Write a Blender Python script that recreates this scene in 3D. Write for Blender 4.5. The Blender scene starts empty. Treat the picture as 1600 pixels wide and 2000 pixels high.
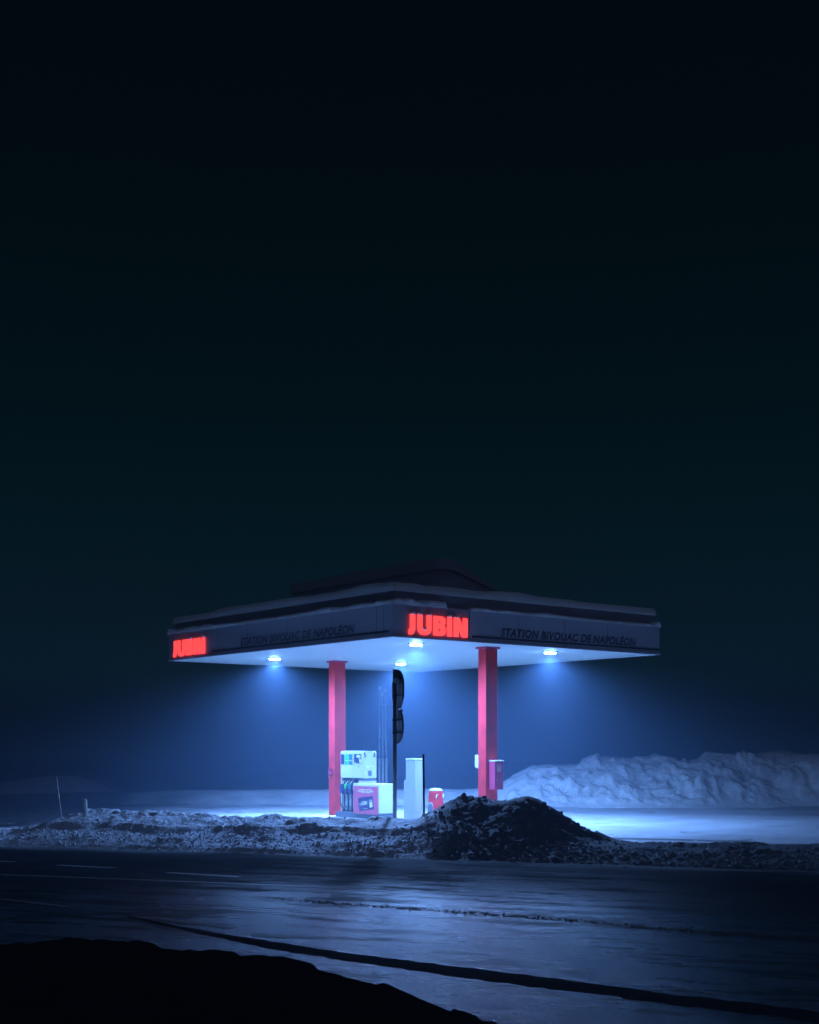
import bpy, bmesh, math, random
import numpy as np
from mathutils import Vector, Matrix
random.seed(7); rng = np.random.default_rng(7)
S = bpy.context.scene
C = S.collection

# ---------------------------------------------------------------- camera
EYE, F, HZ = 2.0, 2534.0, 1460.0
cam = bpy.data.objects.new('camera', bpy.data.cameras.new('camera')); C.objects.link(cam)
cam.location = (0, 0, EYE); cam.rotation_euler = (math.radians(90), 0, 0)
cam.data.sensor_width = 36; cam.data.lens = F / 2000 * 36; cam.data.shift_y = (HZ - 1000) / 2000
cam.data.clip_start = 0.05; cam.data.clip_end = 2000
S.camera = cam
# ---------------------------------------------------------------- world and exposure
w = bpy.data.worlds.new('World'); S.world = w; w.use_nodes = True
w.node_tree.nodes['Background'].inputs[0].default_value = (0.03, 0.80, 0.66, 1)
w.node_tree.nodes['Background'].inputs[1].default_value = 0.0034
wn = w.node_tree.nodes; wl = w.node_tree.links.new; bg = wn['Background']; bg.inputs[1].default_value = 1.0
wt = wn.new('ShaderNodeTexCoord'); wd_ = wn.new('ShaderNodeVectorMath'); wd_.operation = 'DOT_PRODUCT'; wd_.inputs[1].default_value = (.22, -.86, .46)
wl(wt.outputs['Generated'], wd_.inputs[0])
wr = wn.new('ShaderNodeMapRange'); wr.interpolation_type = 'SMOOTHSTEP'; wr.inputs[1].default_value = .05; wr.inputs[2].default_value = .95; wl(wd_.outputs['Value'], wr.inputs[0])
wm = wn.new('ShaderNodeMix'); wm.data_type = 'RGBA'; wl(wr.outputs[0], wm.inputs[0])
sxw = wn.new('ShaderNodeSeparateXYZ'); wl(wt.outputs['Generated'], sxw.inputs[0])
sk_ = wn.new('ShaderNodeValToRGB'); wl(sxw.outputs[2], sk_.inputs[0])      # night sky: black overhead, dim teal skyglow towards the horizon
sk_.color_ramp.elements[0].position = 0; sk_.color_ramp.elements[0].color = (.0020, .020, .030, 1)
sk_.color_ramp.elements[1].position = 1; sk_.color_ramp.elements[1].color = (.0001, .0014, .0013, 1)
for p_, c_ in ((.05, (.0024, .019, .030)), (.10, (.0020, .013, .0195)), (.16, (.0009, .0095, .0130)), (.26, (.0004, .0056, .0068)), (.42, (.0001, .0028, .0030))):
    e_ = sk_.color_ramp.elements.new(p_); e_.color = (*c_, 1)
wl(sk_.outputs[0], wm.inputs[6])
wm.inputs[7].default_value = (.030, .043, .088, 1)          # added sky glow behind the camera, brightens canopy front and roof snow
wl(wm.outputs[2], bg.inputs[0])
S.view_settings.view_transform = 'Standard'; S.view_settings.look = 'None'
S.view_settings.exposure = 0.0; S.view_settings.gamma = 1.0
S.cycles.use_denoising = True
S.cycles.max_bounces = 10; S.cycles.volume_bounces = 0; S.cycles.diffuse_bounces = 4
S.cycles.sample_clamp_indirect = 6.0
S.cycles.caustics_reflective = False
# lamp settings
LAMP_COL = (0.165, 0.38, 1.0); LAMP_W = 5600.0
HAZE_D, HAZE_COL, HAZE_G = 0.0120, (0.42, 0.67, 1.0), 0.05
LENS_E = 480.0; SIGN_E = 2.4

# ---------------------------------------------------------------- helpers
def link(o, parent=None):
    C.objects.link(o)
    if parent: o.parent = parent
    return o
def tag(o, label=None, cat=None, group=None, kind=None):
    if label: o['label'] = label
    if cat: o['category'] = cat
    if group: o['group'] = group
    if kind: o['kind'] = kind
    return o
def mesh_obj(name, me, m, parent=None, smooth=False):
    o = bpy.data.objects.new(name, me); link(o, parent)
    if m: me.materials.append(m)
    if smooth:
        me.polygons.foreach_set('use_smooth', [True] * len(me.polygons))
    return o
def pyd(name, vs, fs, m, parent=None, smooth=False):
    me = bpy.data.meshes.new(name); me.from_pydata(vs, [], fs); me.update()
    return mesh_obj(name, me, m, parent, smooth)
def bm_obj(name, bm, m, parent=None, smooth=False):
    me = bpy.data.meshes.new(name); bm.normal_update(); bm.to_mesh(me); bm.free()
    return mesh_obj(name, me, m, parent, smooth)
def add_box(bm, x0, x1, y0, y1, z0, z1, bev=0.0, seg=2):
    r = bmesh.ops.create_cube(bm, size=1.0)
    vs = r['verts']
    for v in vs:
        v.co = Vector(((x0 + x1) / 2 + v.co.x * (x1 - x0), (y0 + y1) / 2 + v.co.y * (y1 - y0), (z0 + z1) / 2 + v.co.z * (z1 - z0)))
    if bev > 0:
        es = list({e for v in vs for e in v.link_edges})
        bmesh.ops.bevel(bm, geom=es, offset=bev, segments=seg, affect='EDGES', profile=0.5)
def add_tube(bm, pts, r, n=10, r1=None):
    pts = [Vector(p) for p in pts]; rings = []
    for i, p in enumerate(pts):
        d = (pts[min(i + 1, len(pts) - 1)] - pts[max(i - 1, 0)]).normalized()
        a = d.orthogonal().normalized() if i == 0 else (a - d * a.dot(d)).normalized()
        b = d.cross(a); rr = r if r1 is None else r + (r1 - r) * i / (len(pts) - 1)
        rings.append([bm.verts.new(p + (a * math.cos(t) + b * math.sin(t)) * rr) for t in [k * 2 * math.pi / n for k in range(n)]])
    for A, B in zip(rings, rings[1:]):
        for k in range(n): bm.faces.new((A[k], A[(k + 1) % n], B[(k + 1) % n], B[k]))
    bm.faces.new(rings[0][::-1]); bm.faces.new(rings[-1])
def add_lathe(bm, prof, cx=0, cy=0, n=32):
    rings = [[bm.verts.new((cx + r * math.cos(t), cy + r * math.sin(t), z)) for t in [k * 2 * math.pi / n for k in range(n)]] for r, z in prof]
    for A, B in zip(rings, rings[1:]):
        for k in range(n): bm.faces.new((A[k], A[(k + 1) % n], B[(k + 1) % n], B[k]))
    bm.faces.new(rings[0][::-1]); bm.faces.new(rings[-1])
# lattice noise, vectorised
_perm = rng.random(65536)
def _h(i, j, k=0):
    return _perm[(i * 374761 + j * 668265 + k * 974711 + 1013) & 65535]
def vnoise(x, y, z=0.0):
    x, y = np.asarray(x, float), np.asarray(y, float); z = np.zeros_like(x) + z
    i, j, k = np.floor(x).astype(np.int64), np.floor(y).astype(np.int64), np.floor(z).astype(np.int64)
    fx, fy, fz = x - i, y - j, z - k
    fx, fy, fz = [f * f * f * (f * (f * 6 - 15) + 10) for f in (fx, fy, fz)]
    def L(kk):
        a = _h(i, j, kk) * (1 - fx) + _h(i + 1, j, kk) * fx
        b = _h(i, j + 1, kk) * (1 - fx) + _h(i + 1, j + 1, kk) * fx
        return a * (1 - fy) + b * fy
    return (L(k) * (1 - fz) + L(k + 1) * fz) * 2 - 1
def fbm(x, y, o=4, z=0.0, gain=0.5):
    s, a, f = 0, 1.0, 1.0
    for n in range(o):
        s = s + a * vnoise(x * f + 17.3 * n, y * f - 9.1 * n, z * f); a *= gain; f *= 2.03
    return s
def worley(x, y, jit=.9):
    i, j = np.floor(x).astype(np.int64), np.floor(y).astype(np.int64)
    f1 = np.full(x.shape, 9.0); f2 = f1.copy(); cid = np.zeros(x.shape); tx = np.zeros(x.shape); ty = np.zeros(x.shape)
    for a in (-1, 0, 1):
        for b in (-1, 0, 1):
            u, v = i + a, j + b
            px_, py_ = u + .5 + jit * (_h(u, v, 3) - .5), v + .5 + jit * (_h(u, v, 4) - .5)
            d = np.hypot(x - px_, y - py_); n1 = d < f1
            f2 = np.where(n1, f1, np.minimum(f2, d)); cid = np.where(n1, _h(u, v, 5), cid)
            tx = np.where(n1, (x - px_) * (_h(u, v, 6) - .5), tx); ty = np.where(n1, (y - py_) * (_h(u, v, 7) - .5), ty)
            f1 = np.where(n1, d, f1)
    return (cid + 1.2 * (tx + ty)) * np.clip((f2 - f1) / .22, 0, 1)
def ridged(x, y, o=4):
    s, a, f = 0, 1.0, 1.0
    for n in range(o):
        s = s + a * (1 - np.abs(vnoise(x * f + 5.7 * n, y * f + 3.3 * n)) * 2); a *= 0.5; f *= 2.1
    return s
def grid_obj(name, X, Y, Z, m, parent=None):
    ny, nx = X.shape
    vs = np.stack([X, Y, Z], -1).reshape(-1, 3)
    idx = np.arange(nx * ny).reshape(ny, nx)
    q = np.stack([idx[:-1, :-1], idx[:-1, 1:], idx[1:, 1:], idx[1:, :-1]], -1).reshape(-1, 4)
    me = bpy.data.meshes.new(name)
    me.vertices.add(len(vs)); me.vertices.foreach_set('co', vs.ravel())
    me.loops.add(q.size); me.loops.foreach_set('vertex_index', q.ravel())
    me.polygons.add(len(q)); me.polygons.foreach_set('loop_start', np.arange(0, q.size, 4)); me.polygons.foreach_set('loop_total', np.full(len(q), 4))
    me.update(); me.validate()
    return mesh_obj(name, me, m, parent, True)

# ---------------------------------------------------------------- materials
def mat(name, col, rough=0.6, metal=0.0, spec=0.5, var=0.0, vscale=8, bump=0.0, bscale=40, col2=None, c2scale=3, c2lo=.45, c2hi=.6, dist=0.02):
    m = bpy.data.materials.new(name); m.use_nodes = True
    nt = m.node_tree; n = nt.nodes; b = n['Principled BSDF']; lk = nt.links.new
    b.inputs['Base Color'].default_value = (*col, 1); b.inputs['Roughness'].default_value = rough
    b.inputs['Metallic'].default_value = metal; b.inputs['Specular IOR Level'].default_value = spec
    tc = n.new('ShaderNodeTexCoord')
    src = None
    if col2:
        t = n.new('ShaderNodeTexNoise'); t.inputs['Scale'].default_value = c2scale; t.inputs['Detail'].default_value = 8; t.inputs['Roughness'].default_value = .65
        lk(tc.outputs['Object'], t.inputs['Vector'])
        mr = n.new('ShaderNodeMapRange'); mr.inputs[1].default_value = c2lo; mr.inputs[2].default_value = c2hi; lk(t.outputs[0], mr.inputs[0])
        mx = n.new('ShaderNodeMix'); mx.data_type = 'RGBA'; mx.inputs[6].default_value = (*col, 1); mx.inputs[7].default_value = (*col2, 1)
        lk(mr.outputs[0], mx.inputs[0]); src = mx.outputs[2]
    if var:
        t = n.new('ShaderNodeTexNoise'); t.inputs['Scale'].default_value = vscale; t.inputs['Detail'].default_value = 6
        lk(tc.outputs['Object'], t.inputs['Vector'])
        mr = n.new('ShaderNodeMapRange'); mr.inputs[1].default_value = .3; mr.inputs[2].default_value = .7; mr.inputs[3].default_value = 1 - var; mr.inputs[4].default_value = 1 + var * .3
        lk(t.outputs[0], mr.inputs[0])
        mx = n.new('ShaderNodeMix'); mx.data_type = 'RGBA'; mx.blend_type = 'MULTIPLY'; mx.inputs[0].default_value = 1
        if src: lk(src, mx.inputs[6])
        else: mx.inputs[6].default_value = (*col, 1)
        lk(mr.outputs[0], mx.inputs[7]); src = mx.outputs[2]
    if src: lk(src, b.inputs['Base Color'])
    if bump:
        t = n.new('ShaderNodeTexNoise'); t.inputs['Scale'].default_value = bscale; t.inputs['Detail'].default_value = 8; t.inputs['Roughness'].default_value = .6
        lk(tc.outputs['Object'], t.inputs['Vector'])
        bp = n.new('ShaderNodeBump'); bp.inputs['Strength'].default_value = bump; bp.inputs['Distance'].default_value = dist
        lk(t.outputs[0], bp.inputs['Height']); lk(bp.outputs[0], b.inputs['Normal'])
    return m
def emis(name, col, e):
    m = bpy.data.materials.new(name); m.use_nodes = True
    b = m.node_tree.nodes['Principled BSDF']
    b.inputs['Base Color'].default_value = (*col, 1); b.inputs['Emission Color'].default_value = (*col, 1); b.inputs['Emission Strength'].default_value = e
    return m
M = {}
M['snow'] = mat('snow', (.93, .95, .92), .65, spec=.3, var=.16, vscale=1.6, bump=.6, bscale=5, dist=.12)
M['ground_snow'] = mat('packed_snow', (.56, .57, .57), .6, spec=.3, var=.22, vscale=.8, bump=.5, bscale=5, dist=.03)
M['roof_snow'] = mat('roof_snow', (.95, .95, .93), .7, spec=.2, bump=.5, bscale=14, dist=.04)
M['old_snow'] = mat('old_grey_snow', (.32, .31, .33), .8, spec=.1, bump=.5, bscale=10)
M['bank_snow'] = mat('rough_snow', (.86, .88, .92), .75, spec=.2, col2=(.55, .55, .56), c2scale=2.2, c2lo=.55, c2hi=.75, bump=.9, bscale=22, dist=.05)
M['dirt_snow'] = mat('dirty_snow', (.13, .13, .13), .9, spec=.1, col2=(.45, .46, .46), c2scale=5, c2lo=.56, c2hi=.70, bump=.8, bscale=30, dist=.03)
M['clod'] = mat('frozen_clod', (.34, .35, .36), .85, spec=.2, var=.5, vscale=6, bump=.5, bscale=50)
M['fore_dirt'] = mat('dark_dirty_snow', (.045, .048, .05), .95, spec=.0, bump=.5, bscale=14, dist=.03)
M['fascia'] = mat('fascia_panel', (.38, .37, .41), .5, var=.08, vscale=1.5)
M['tier'] = mat('parapet_metal', (.34, .33, .37), .6, var=.2, vscale=2)
M['soffit'] = mat('soffit_panel', (.52, .56, .52), .5, var=.04, vscale=3)
M['dark'] = mat('dark_metal', (.06, .065, .075), .55)
M['letter'] = mat('dark_lettering', (.015, .02, .035), .5)
M['red'] = mat('red_paint', (.74, .04, .05), .7, spec=.15, var=.3, vscale=3.5, bump=.05, bscale=60)
M['band_dirt'] = mat('frozen_grit_strip', (.030, .032, .037), .85, spec=.05, bump=.7, bscale=35, dist=.02)
M['poster'] = mat('poster_print', (.66, .13, .20), .4, var=.05)
M['redbox'] = mat('dull_red_paint', (.55, .05, .13), .5, var=.1, vscale=5)
M['white'] = mat('white_enamel', (.62, .62, .52), .35, var=.06, vscale=4)
M['grey'] = mat('light_grey_metal', (.36, .37, .36), .5, var=.08, vscale=4)
M['navy'] = mat('navy_plastic', (.06, .05, .12), .4)
M['band'] = mat('grey_band', (.12, .13, .15), .5)
M['green'] = mat('green_plastic', (.02, .50, .12), .4)
M['blue'] = mat('blue_plastic', (.03, .20, .22), .4)
M['lcd'] = mat('lcd_panel', (.75, .8, .6), .3)
M['rubber'] = mat('hose_rubber', (.025, .025, .03), .5)
M['pole'] = mat('galvanised_pole', (.20, .21, .23), .5, metal=.3, col2=(.55, .56, .55), c2scale=30, c2lo=.60, c2hi=.68)
M['signback'] = mat('sign_back', (.45, .45, .48), .6, var=.25, vscale=9)
M['stake'] = mat('marker_stake', (.75, .8, .8), .5, var=.5, vscale=8)
M['lens'] = emis('lamp_lens', (.30, .55, 1.0), LENS_E)
M['sign'] = emis('red_sign_light', (1.0, .055, .055), SIGN_E)
# wet road
m = bpy.data.materials.new('wet_asphalt'); m.use_nodes = True; nt = m.node_tree; n = nt.nodes; lk = nt.links.new; b = n['Principled BSDF']
tc = n.new('ShaderNodeTexCoord')
mp = n.new('ShaderNodeMapping'); mp.inputs['Rotation'].default_value[2] = math.radians(22); lk(tc.outputs['Object'], mp.inputs[0])
mp2 = n.new('ShaderNodeMapping'); mp2.inputs['Scale'].default_value = (.28, 1.15, 1); lk(mp.outputs[0], mp2.inputs[0])
def noise(vec, sc, det=8, ro=.6):
    t = n.new('ShaderNodeTexNoise'); t.inputs['Scale'].default_value = sc; t.inputs['Detail'].default_value = det; t.inputs['Roughness'].default_value = ro
    lk(vec, t.inputs['Vector']); return t.outputs[0]
def rngn(v, a, b_, c, d):
    r = n.new('ShaderNodeMapRange'); r.inputs[1].default_value = a; r.inputs[2].default_value = b_; r.inputs[3].default_value = c; r.inputs[4].default_value = d
    lk(v, r.inputs[0]); return r.outputs[0]
tracks = noise(mp2.outputs[0], 1.1); patches = noise(mp.outputs[0], .35); grain = noise(tc.outputs['Object'], 32, 6, .8); mid = noise(tc.outputs['Object'], 6)
wv = noise(mp2.outputs[0], 2.3, 6, .7); wet = rngn(wv, .47, .58, -.05, .20)
mulp = n.new('ShaderNodeMath'); mulp.operation = 'ADD'; lk(rngn(tracks, .3, .7, -.16, .18), mulp.inputs[0]); lk(wet, mulp.inputs[1])
ad = n.new('ShaderNodeMath'); ad.operation = 'ADD'; ad.use_clamp = True; lk(mulp.outputs[0], ad.inputs[0]); lk(rngn(mid, .3, .7, -.10, .12), ad.inputs[1])

mx = n.new('ShaderNodeMix'); mx.data_type = 'RGBA'; mx.inputs[6].default_value = (.016, .017, .020, 1); mx.inputs[7].default_value = (.050, .052, .056, 1)
# distance to the road edge: salty dry verge
sx = n.new('ShaderNodeSeparateXYZ'); mp3 = n.new('ShaderNodeMapping'); mp3.inputs['Rotation'].default_value[2] = math.radians(20.0); lk(tc.outputs['Object'], mp3.inputs[0]); lk(mp3.outputs[0], sx.inputs[0])
edge = rngn(sx.outputs[1], 19.6, 22.0, 0, .42)
ra = n.new('ShaderNodeMath'); ra.operation = 'ADD'; ra.use_clamp = True; lk(ad.outputs[0], ra.inputs[0]); 
cr = n.new('ShaderNodeValToRGB'); cr.color_ramp.elements[0].position = 0; cr.color_ramp.elements[0].color = (.10,) * 3 + (1,); cr.color_ramp.elements[1].position = 1; cr.color_ramp.elements[1].color = (.85,) * 3 + (1,)
for p_, c_ in ((.35, .14), (.58, .26), (.8, .66)):
    e_ = cr.color_ramp.elements.new(p_); e_.color = (c_,) * 3 + (1,)
lk(rngn(sx.outputs[1], 8, 21, 0, 1), cr.inputs[0]); lk(cr.outputs[0], ra.inputs[1]); lk(ra.outputs[0], b.inputs['Roughness'])
sp_ = rngn(sx.outputs[1], 12.0, 19.5, .62, .08); sxo = n.new('ShaderNodeSeparateXYZ'); lk(tc.outputs['Object'], sxo.inputs[0])
pw = n.new('ShaderNodeMath'); pw.operation = 'MULTIPLY_ADD'; pw.inputs[1].default_value = 3.0; lk(patches, pw.inputs[0]); lk(sxo.outputs[0], pw.inputs[2])   # melt water lies in front of the station, the rest is dry
wl_ = rngn(pw.outputs[0], -1.1, 1.7, 0, 1); wr_ = rngn(pw.outputs[0], 4.4, 6.6, 1, .05)
m1 = n.new('ShaderNodeMath'); m1.operation = 'MULTIPLY'; lk(wl_, m1.inputs[0]); lk(wr_, m1.inputs[1])
m2 = n.new('ShaderNodeMath'); m2.operation = 'MULTIPLY'; lk(rngn(m1.outputs[0], 0, 1, .10, 1), m2.inputs[0]); lk(sp_, m2.inputs[1])
lk(m2.outputs[0], b.inputs['Specular IOR Level'])
a1 = n.new('ShaderNodeMath'); a1.operation = 'ADD'; lk(rngn(tracks, .45, .72, 0, .5), a1.inputs[0]); lk(edge, a1.inputs[1])
a2 = n.new('ShaderNodeMath'); a2.operation = 'MULTIPLY'; a2.use_clamp = True; lk(a1.outputs[0], a2.inputs[0]); lk(rngn(mid, .35, .6, .6, 1.4), a2.inputs[1])
lk(a2.outputs[0], mx.inputs[0])
rime = n.new('ShaderNodeMix'); rime.data_type = 'RGBA'; rime.inputs[7].default_value = (.50, .52, .50, 1)
e2 = rngn(sx.outputs[1], 21.1, 22.0, 0, .6); a3 = n.new('ShaderNodeMath'); a3.operation = 'MULTIPLY'; lk(e2, a3.inputs[0]); lk(rngn(tracks, .40, .6, 0, 1), a3.inputs[1])
lk(a3.outputs[0], rime.inputs[0]); lk(mx.outputs[2], rime.inputs[6]); lk(rime.outputs[2], b.inputs['Base Color'])
bp = n.new('ShaderNodeBump'); bp.inputs['Strength'].default_value = .7; bp.inputs['Distance'].default_value = .009; lk(grain, bp.inputs['Height'])
bp2 = n.new('ShaderNodeBump'); bp2.inputs['Strength'].default_value = .3; bp2.inputs['Distance'].default_value = .03; lk(mid, bp2.inputs['Height']); lk(bp.outputs[0], bp2.inputs['Normal'])
lk(bp2.outputs[0], b.inputs['Normal'])
M['road'] = m
def dark_left(key, lo, hi):      # darkens the base colour left of the canopy, painting in the fading lamp light
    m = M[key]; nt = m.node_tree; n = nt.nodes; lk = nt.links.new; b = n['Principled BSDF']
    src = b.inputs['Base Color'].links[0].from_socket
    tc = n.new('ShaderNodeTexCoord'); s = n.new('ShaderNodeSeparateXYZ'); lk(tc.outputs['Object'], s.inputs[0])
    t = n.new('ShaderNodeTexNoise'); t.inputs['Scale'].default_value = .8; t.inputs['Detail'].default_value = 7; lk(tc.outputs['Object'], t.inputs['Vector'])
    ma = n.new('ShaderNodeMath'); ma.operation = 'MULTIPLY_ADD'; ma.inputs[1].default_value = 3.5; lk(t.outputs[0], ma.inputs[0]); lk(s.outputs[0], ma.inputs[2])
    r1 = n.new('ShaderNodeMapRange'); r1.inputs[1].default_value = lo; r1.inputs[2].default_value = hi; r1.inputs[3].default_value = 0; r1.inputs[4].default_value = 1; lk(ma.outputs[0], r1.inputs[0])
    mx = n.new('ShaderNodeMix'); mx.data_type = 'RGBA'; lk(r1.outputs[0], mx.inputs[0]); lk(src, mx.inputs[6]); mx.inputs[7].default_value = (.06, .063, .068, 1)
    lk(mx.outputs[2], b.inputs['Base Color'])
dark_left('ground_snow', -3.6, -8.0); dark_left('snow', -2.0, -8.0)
M['paint'] = mat('worn_road_paint', (.26, .27, .27), .5, col2=(.10, .10, .10), c2scale=7, c2lo=.55, c2hi=.75)

# ---------------------------------------------------------------- frames
def gp(px, py, z=0.0):                      # a point of the level z seen at a photo pixel
    Y = (EYE - z) * F / (py - HZ); return ((px - 800) / F * Y, Y)
RD = np.array([.9397, -.3420]); RN = np.array([.3420, .9397]); T0 = 21.97      # along the road / away from it
def road_xy(a, t): return a * RD[0] + t * RN[0], a * RD[1] + t * RN[1]
def ray_at(px, t):                          # ground position where the ray of column px meets the line at distance t
    q = (px - 800) / F; Y = t / (RN[1] + RN[0] * q); X = q * Y
    return X, Y, RD[0] * X + RD[1] * Y
TH = math.atan2(.628, .778); NX, NY = -.37, 29.3                               # canopy near corner; local x = v (right), local y = u (left-back)
cs, sn = math.cos(TH), math.sin(TH)
def W(v, u): return NX + v * cs - u * sn, NY + v * sn + u * cs
def uat(px, v):
    q = (px - 800) / F; return (NX + v * cs - q * (NY + v * sn)) / (sn + q * cs)
def vat(px, u):
    q = (px - 800) / F; return (q * (NY + u * cs) - (NX - u * sn)) / (cs - q * sn)
def zat(py, v, u): return EYE - (py - HZ) / F * W(v, u)[1]
def thing(name, label, cat, loc=(0, 0, 0), rotz=0.0, group=None):
    o = bpy.data.objects.new(name, None); link(o); o.location = loc; o.rotation_euler = (0, 0, rotz); o.empty_display_size = .2
    return tag(o, label, cat, group)
def station_thing(name, label, cat, v, u, z=0.0, group=None):
    x, y = W(v, u); return thing(name, label, cat, (x, y, z), TH, group)

# ---------------------------------------------------------------- ground and road
pyd('road', [(-150, -20, 0), (150, -20, 0), (150, 60, 0), (-150, 60, 0)], [(0, 1, 2, 3)], M['road'])['kind'] = 'structure'
def quadline(name, pts, wid, z=.004):
    vs, fs = [], []
    for i, (x, y) in enumerate(pts):
        x0, y0 = pts[max(i - 1, 0)]; x1, y1 = pts[min(i + 1, len(pts) - 1)]
        d = Vector((x1 - x0, y1 - y0)).normalized(); nx, ny = -d.y, d.x
        vs += [(x + nx * wid / 2, y + ny * wid / 2, z), (x - nx * wid / 2, y - ny * wid / 2, z)]
    for i in range(len(pts) - 1): fs.append((2 * i, 2 * i + 1, 2 * i + 3, 2 * i + 2))
    o = pyd(name, vs, fs, M['paint']); o['kind'] = 'structure'; return o
quadline('road_edge_line', [gp(-250, 1698), gp(0, 1708.5), gp(200, 1716), gp(400, 1723.5), gp(600, 1732), gp(760, 1741)], .13)
for (a, b_, wd) in [((-80, 1679.5), (30, 1683.5), .17), ((113, 1690), (222, 1695.5), .18), ((328, 1704.5), (468, 1713), .16), ((0, 1756), (130, 1771), .12), ((280, 1791), (460, 1813), .12)]:
    quadline('lane_dash', [gp(*a), gp(*b_)], wd)

# forecourt snow sheet (to the far haze)
a_ = np.concatenate([np.linspace(-170, -26, 20), np.linspace(-25, 25, 240), np.linspace(26, 170, 20)])
t_ = np.concatenate([np.linspace(T0 + .8, T0 + 22, 130), np.linspace(T0 + 23, T0 + 150, 25)])
A, T = np.meshgrid(a_, t_)
Z = .025 + .02 * fbm(A * .25, T * .9, 4) + .035 * np.maximum(0, fbm(A * .12, T * 2.6, 4)) + .012 * fbm(A * 1.5, T * 2.2, 3) 
X, Y = road_xy(A, T)
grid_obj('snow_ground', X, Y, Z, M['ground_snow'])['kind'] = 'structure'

# roadside bank: silhouette table (photo column, row) of its rear crest
crest = [(-400, 1640), (-100, 1632), (0, 1627), (50, 1622), (90, 1614), (120, 1603), (160, 1591), (200, 1586), (260, 1589), (330, 1594), (420, 1599), (560, 1600), (660, 1601), (740, 1603), (800, 1603), (825, 1600),
         (845, 1588), (862, 1581), (880, 1572), (905, 1566), (940, 1567), (970, 1568), (990, 1565), (1006, 1561), (1028, 1561), (1045, 1568), (1060, 1578), (1080, 1590), (1100, 1602), (1118, 1613), (1140, 1624), (1165, 1634), (1190, 1643), (1230, 1650), (1320, 1654), (1600, 1655), (1900, 1660)]
TC = 2.35
ca, cz, cm = [], [], []
for px, py in crest:
    x, y, a = ray_at(px, T0 + TC); ca.append(a); cz.append(max(.02, EYE - (py - HZ) / F * y)); 
ca, cz = np.array(ca), np.array(cz)
def bank_h(A, T):
    tau = T - T0
    H = np.interp(A, ca, cz)
    mound = np.clip((H - .55) / .4, 0, 1)
    wf = .62 + .75 * mound; wb = .8 + .5 * mound
    tc = TC + .12 * fbm(A * .4, T * 0, 2)
    d = tau - tc
    rear = H * np.exp(-np.where(d < 0, (np.abs(d) / wf) ** 2.0, (d / wb) ** 2))
    wob = .12 * vnoise(A * 1.1, T * 0 + 5) + .06 * vnoise(A * 3.1, T * 0 + 6)
    shelf = H * (1 - .34 * np.clip(-d, 0, 1) - .22 * np.clip((-d - 1.0 - wob) / .22, 0, 1) - .40 * np.clip((-d - 1.15) / 1.2, 0, 1))
    rear = np.where(d < 0, rear * mound + shelf * (1 - mound), rear)
    fh = .20 + .07 * vnoise(A * .5, T * 0 + 3) + .05 * vnoise(A * 1.7, T * 0 + 8)
    fr = fh * np.exp(-((tau - .85 - .1 * vnoise(A * .8, T * 0 + 1)) / .48) ** 2)
    fr = fr * mound + (1 - mound) * (.10 * np.clip(tau / .75, 0, 1) ** .8) * np.clip((1.9 - tau) / .5, 0, 1) * np.clip(H / .3, .45, 1)
    h = np.maximum(rear, fr) + .35 * np.minimum(rear, fr)
    env = np.clip(h / .12, 0, 1)
    n1 = fbm(A * 1.6, T * 1.9, 3) * .035
    rgh = np.clip(.55 + 1.1 * fbm(A * .9 + 4, T * 1.4, 3), .08, 1.25)
    wx, wy = A + .06 * fbm(A * 5, T * 5, 2), T + .06 * fbm(A * 5 + 9, T * 5, 2)
    n2 = .8 * rgh * (np.maximum(0, ridged(A * 9, T * 9, 3) - .35) * .012 * (1 - .6 * mound) + worley(wx * 6, wy * 6) * .045 + worley(wx * 2.3, wy * 2.3) * .05 * (1 - .7 * mound) * np.clip(vnoise(A * 1.1, T * 1.1 + 7) * 3, 0, 1)) + fbm(A * 15, T * 15, 2) * .006
    n3 = mound * fbm(A * 1.2, T * 1.2, 5, gain=.48) * .04
    right = np.clip((A - 0.3) / 2.5, 0, 1) * np.exp(-((tau - 3.6) / 1.2) ** 2) * .05
    fade = np.clip((tau + .15) / .3, 0, 1) * np.clip((7.2 - tau) / 1.0, 0, 1)
    return (h + env * (n1 + n2 + n3 * (np.abs(d) > .0)) + right * (1 + fbm(A * 5, T * 5, 3))) * fade + .035 * np.clip(tau / .6, 0, 1) * fade - .03 * (1 - fade)
a_ = np.arange(-18.5, 2.0, .029); t_ = np.arange(T0 - .2, T0 + 7.3, .029)
A, T = np.meshgrid(np.arange(-19, 3.0, .036), t_)
# the road direction runs to the right and towards the camera: the same strip is built in two halves, the snowy one and the dark mound
def strip(name, a0, a1, m):
    A, T = np.meshgrid(np.arange(a0, a1 + .02, .029), np.concatenate([np.arange(T0 - .2, T0 + 4.4, .029), np.arange(T0 + 4.45, T0 + 7.3, .1)]))
    X, Y = road_xy(A, T); Z = bank_h(A, T)
    o = grid_obj(name, X, Y, Z, m); o['kind'] = 'structure'; return o
AM0, AM1 = ray_at(838, T0 + TC)[2], ray_at(1215, T0 + TC)[2]
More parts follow.
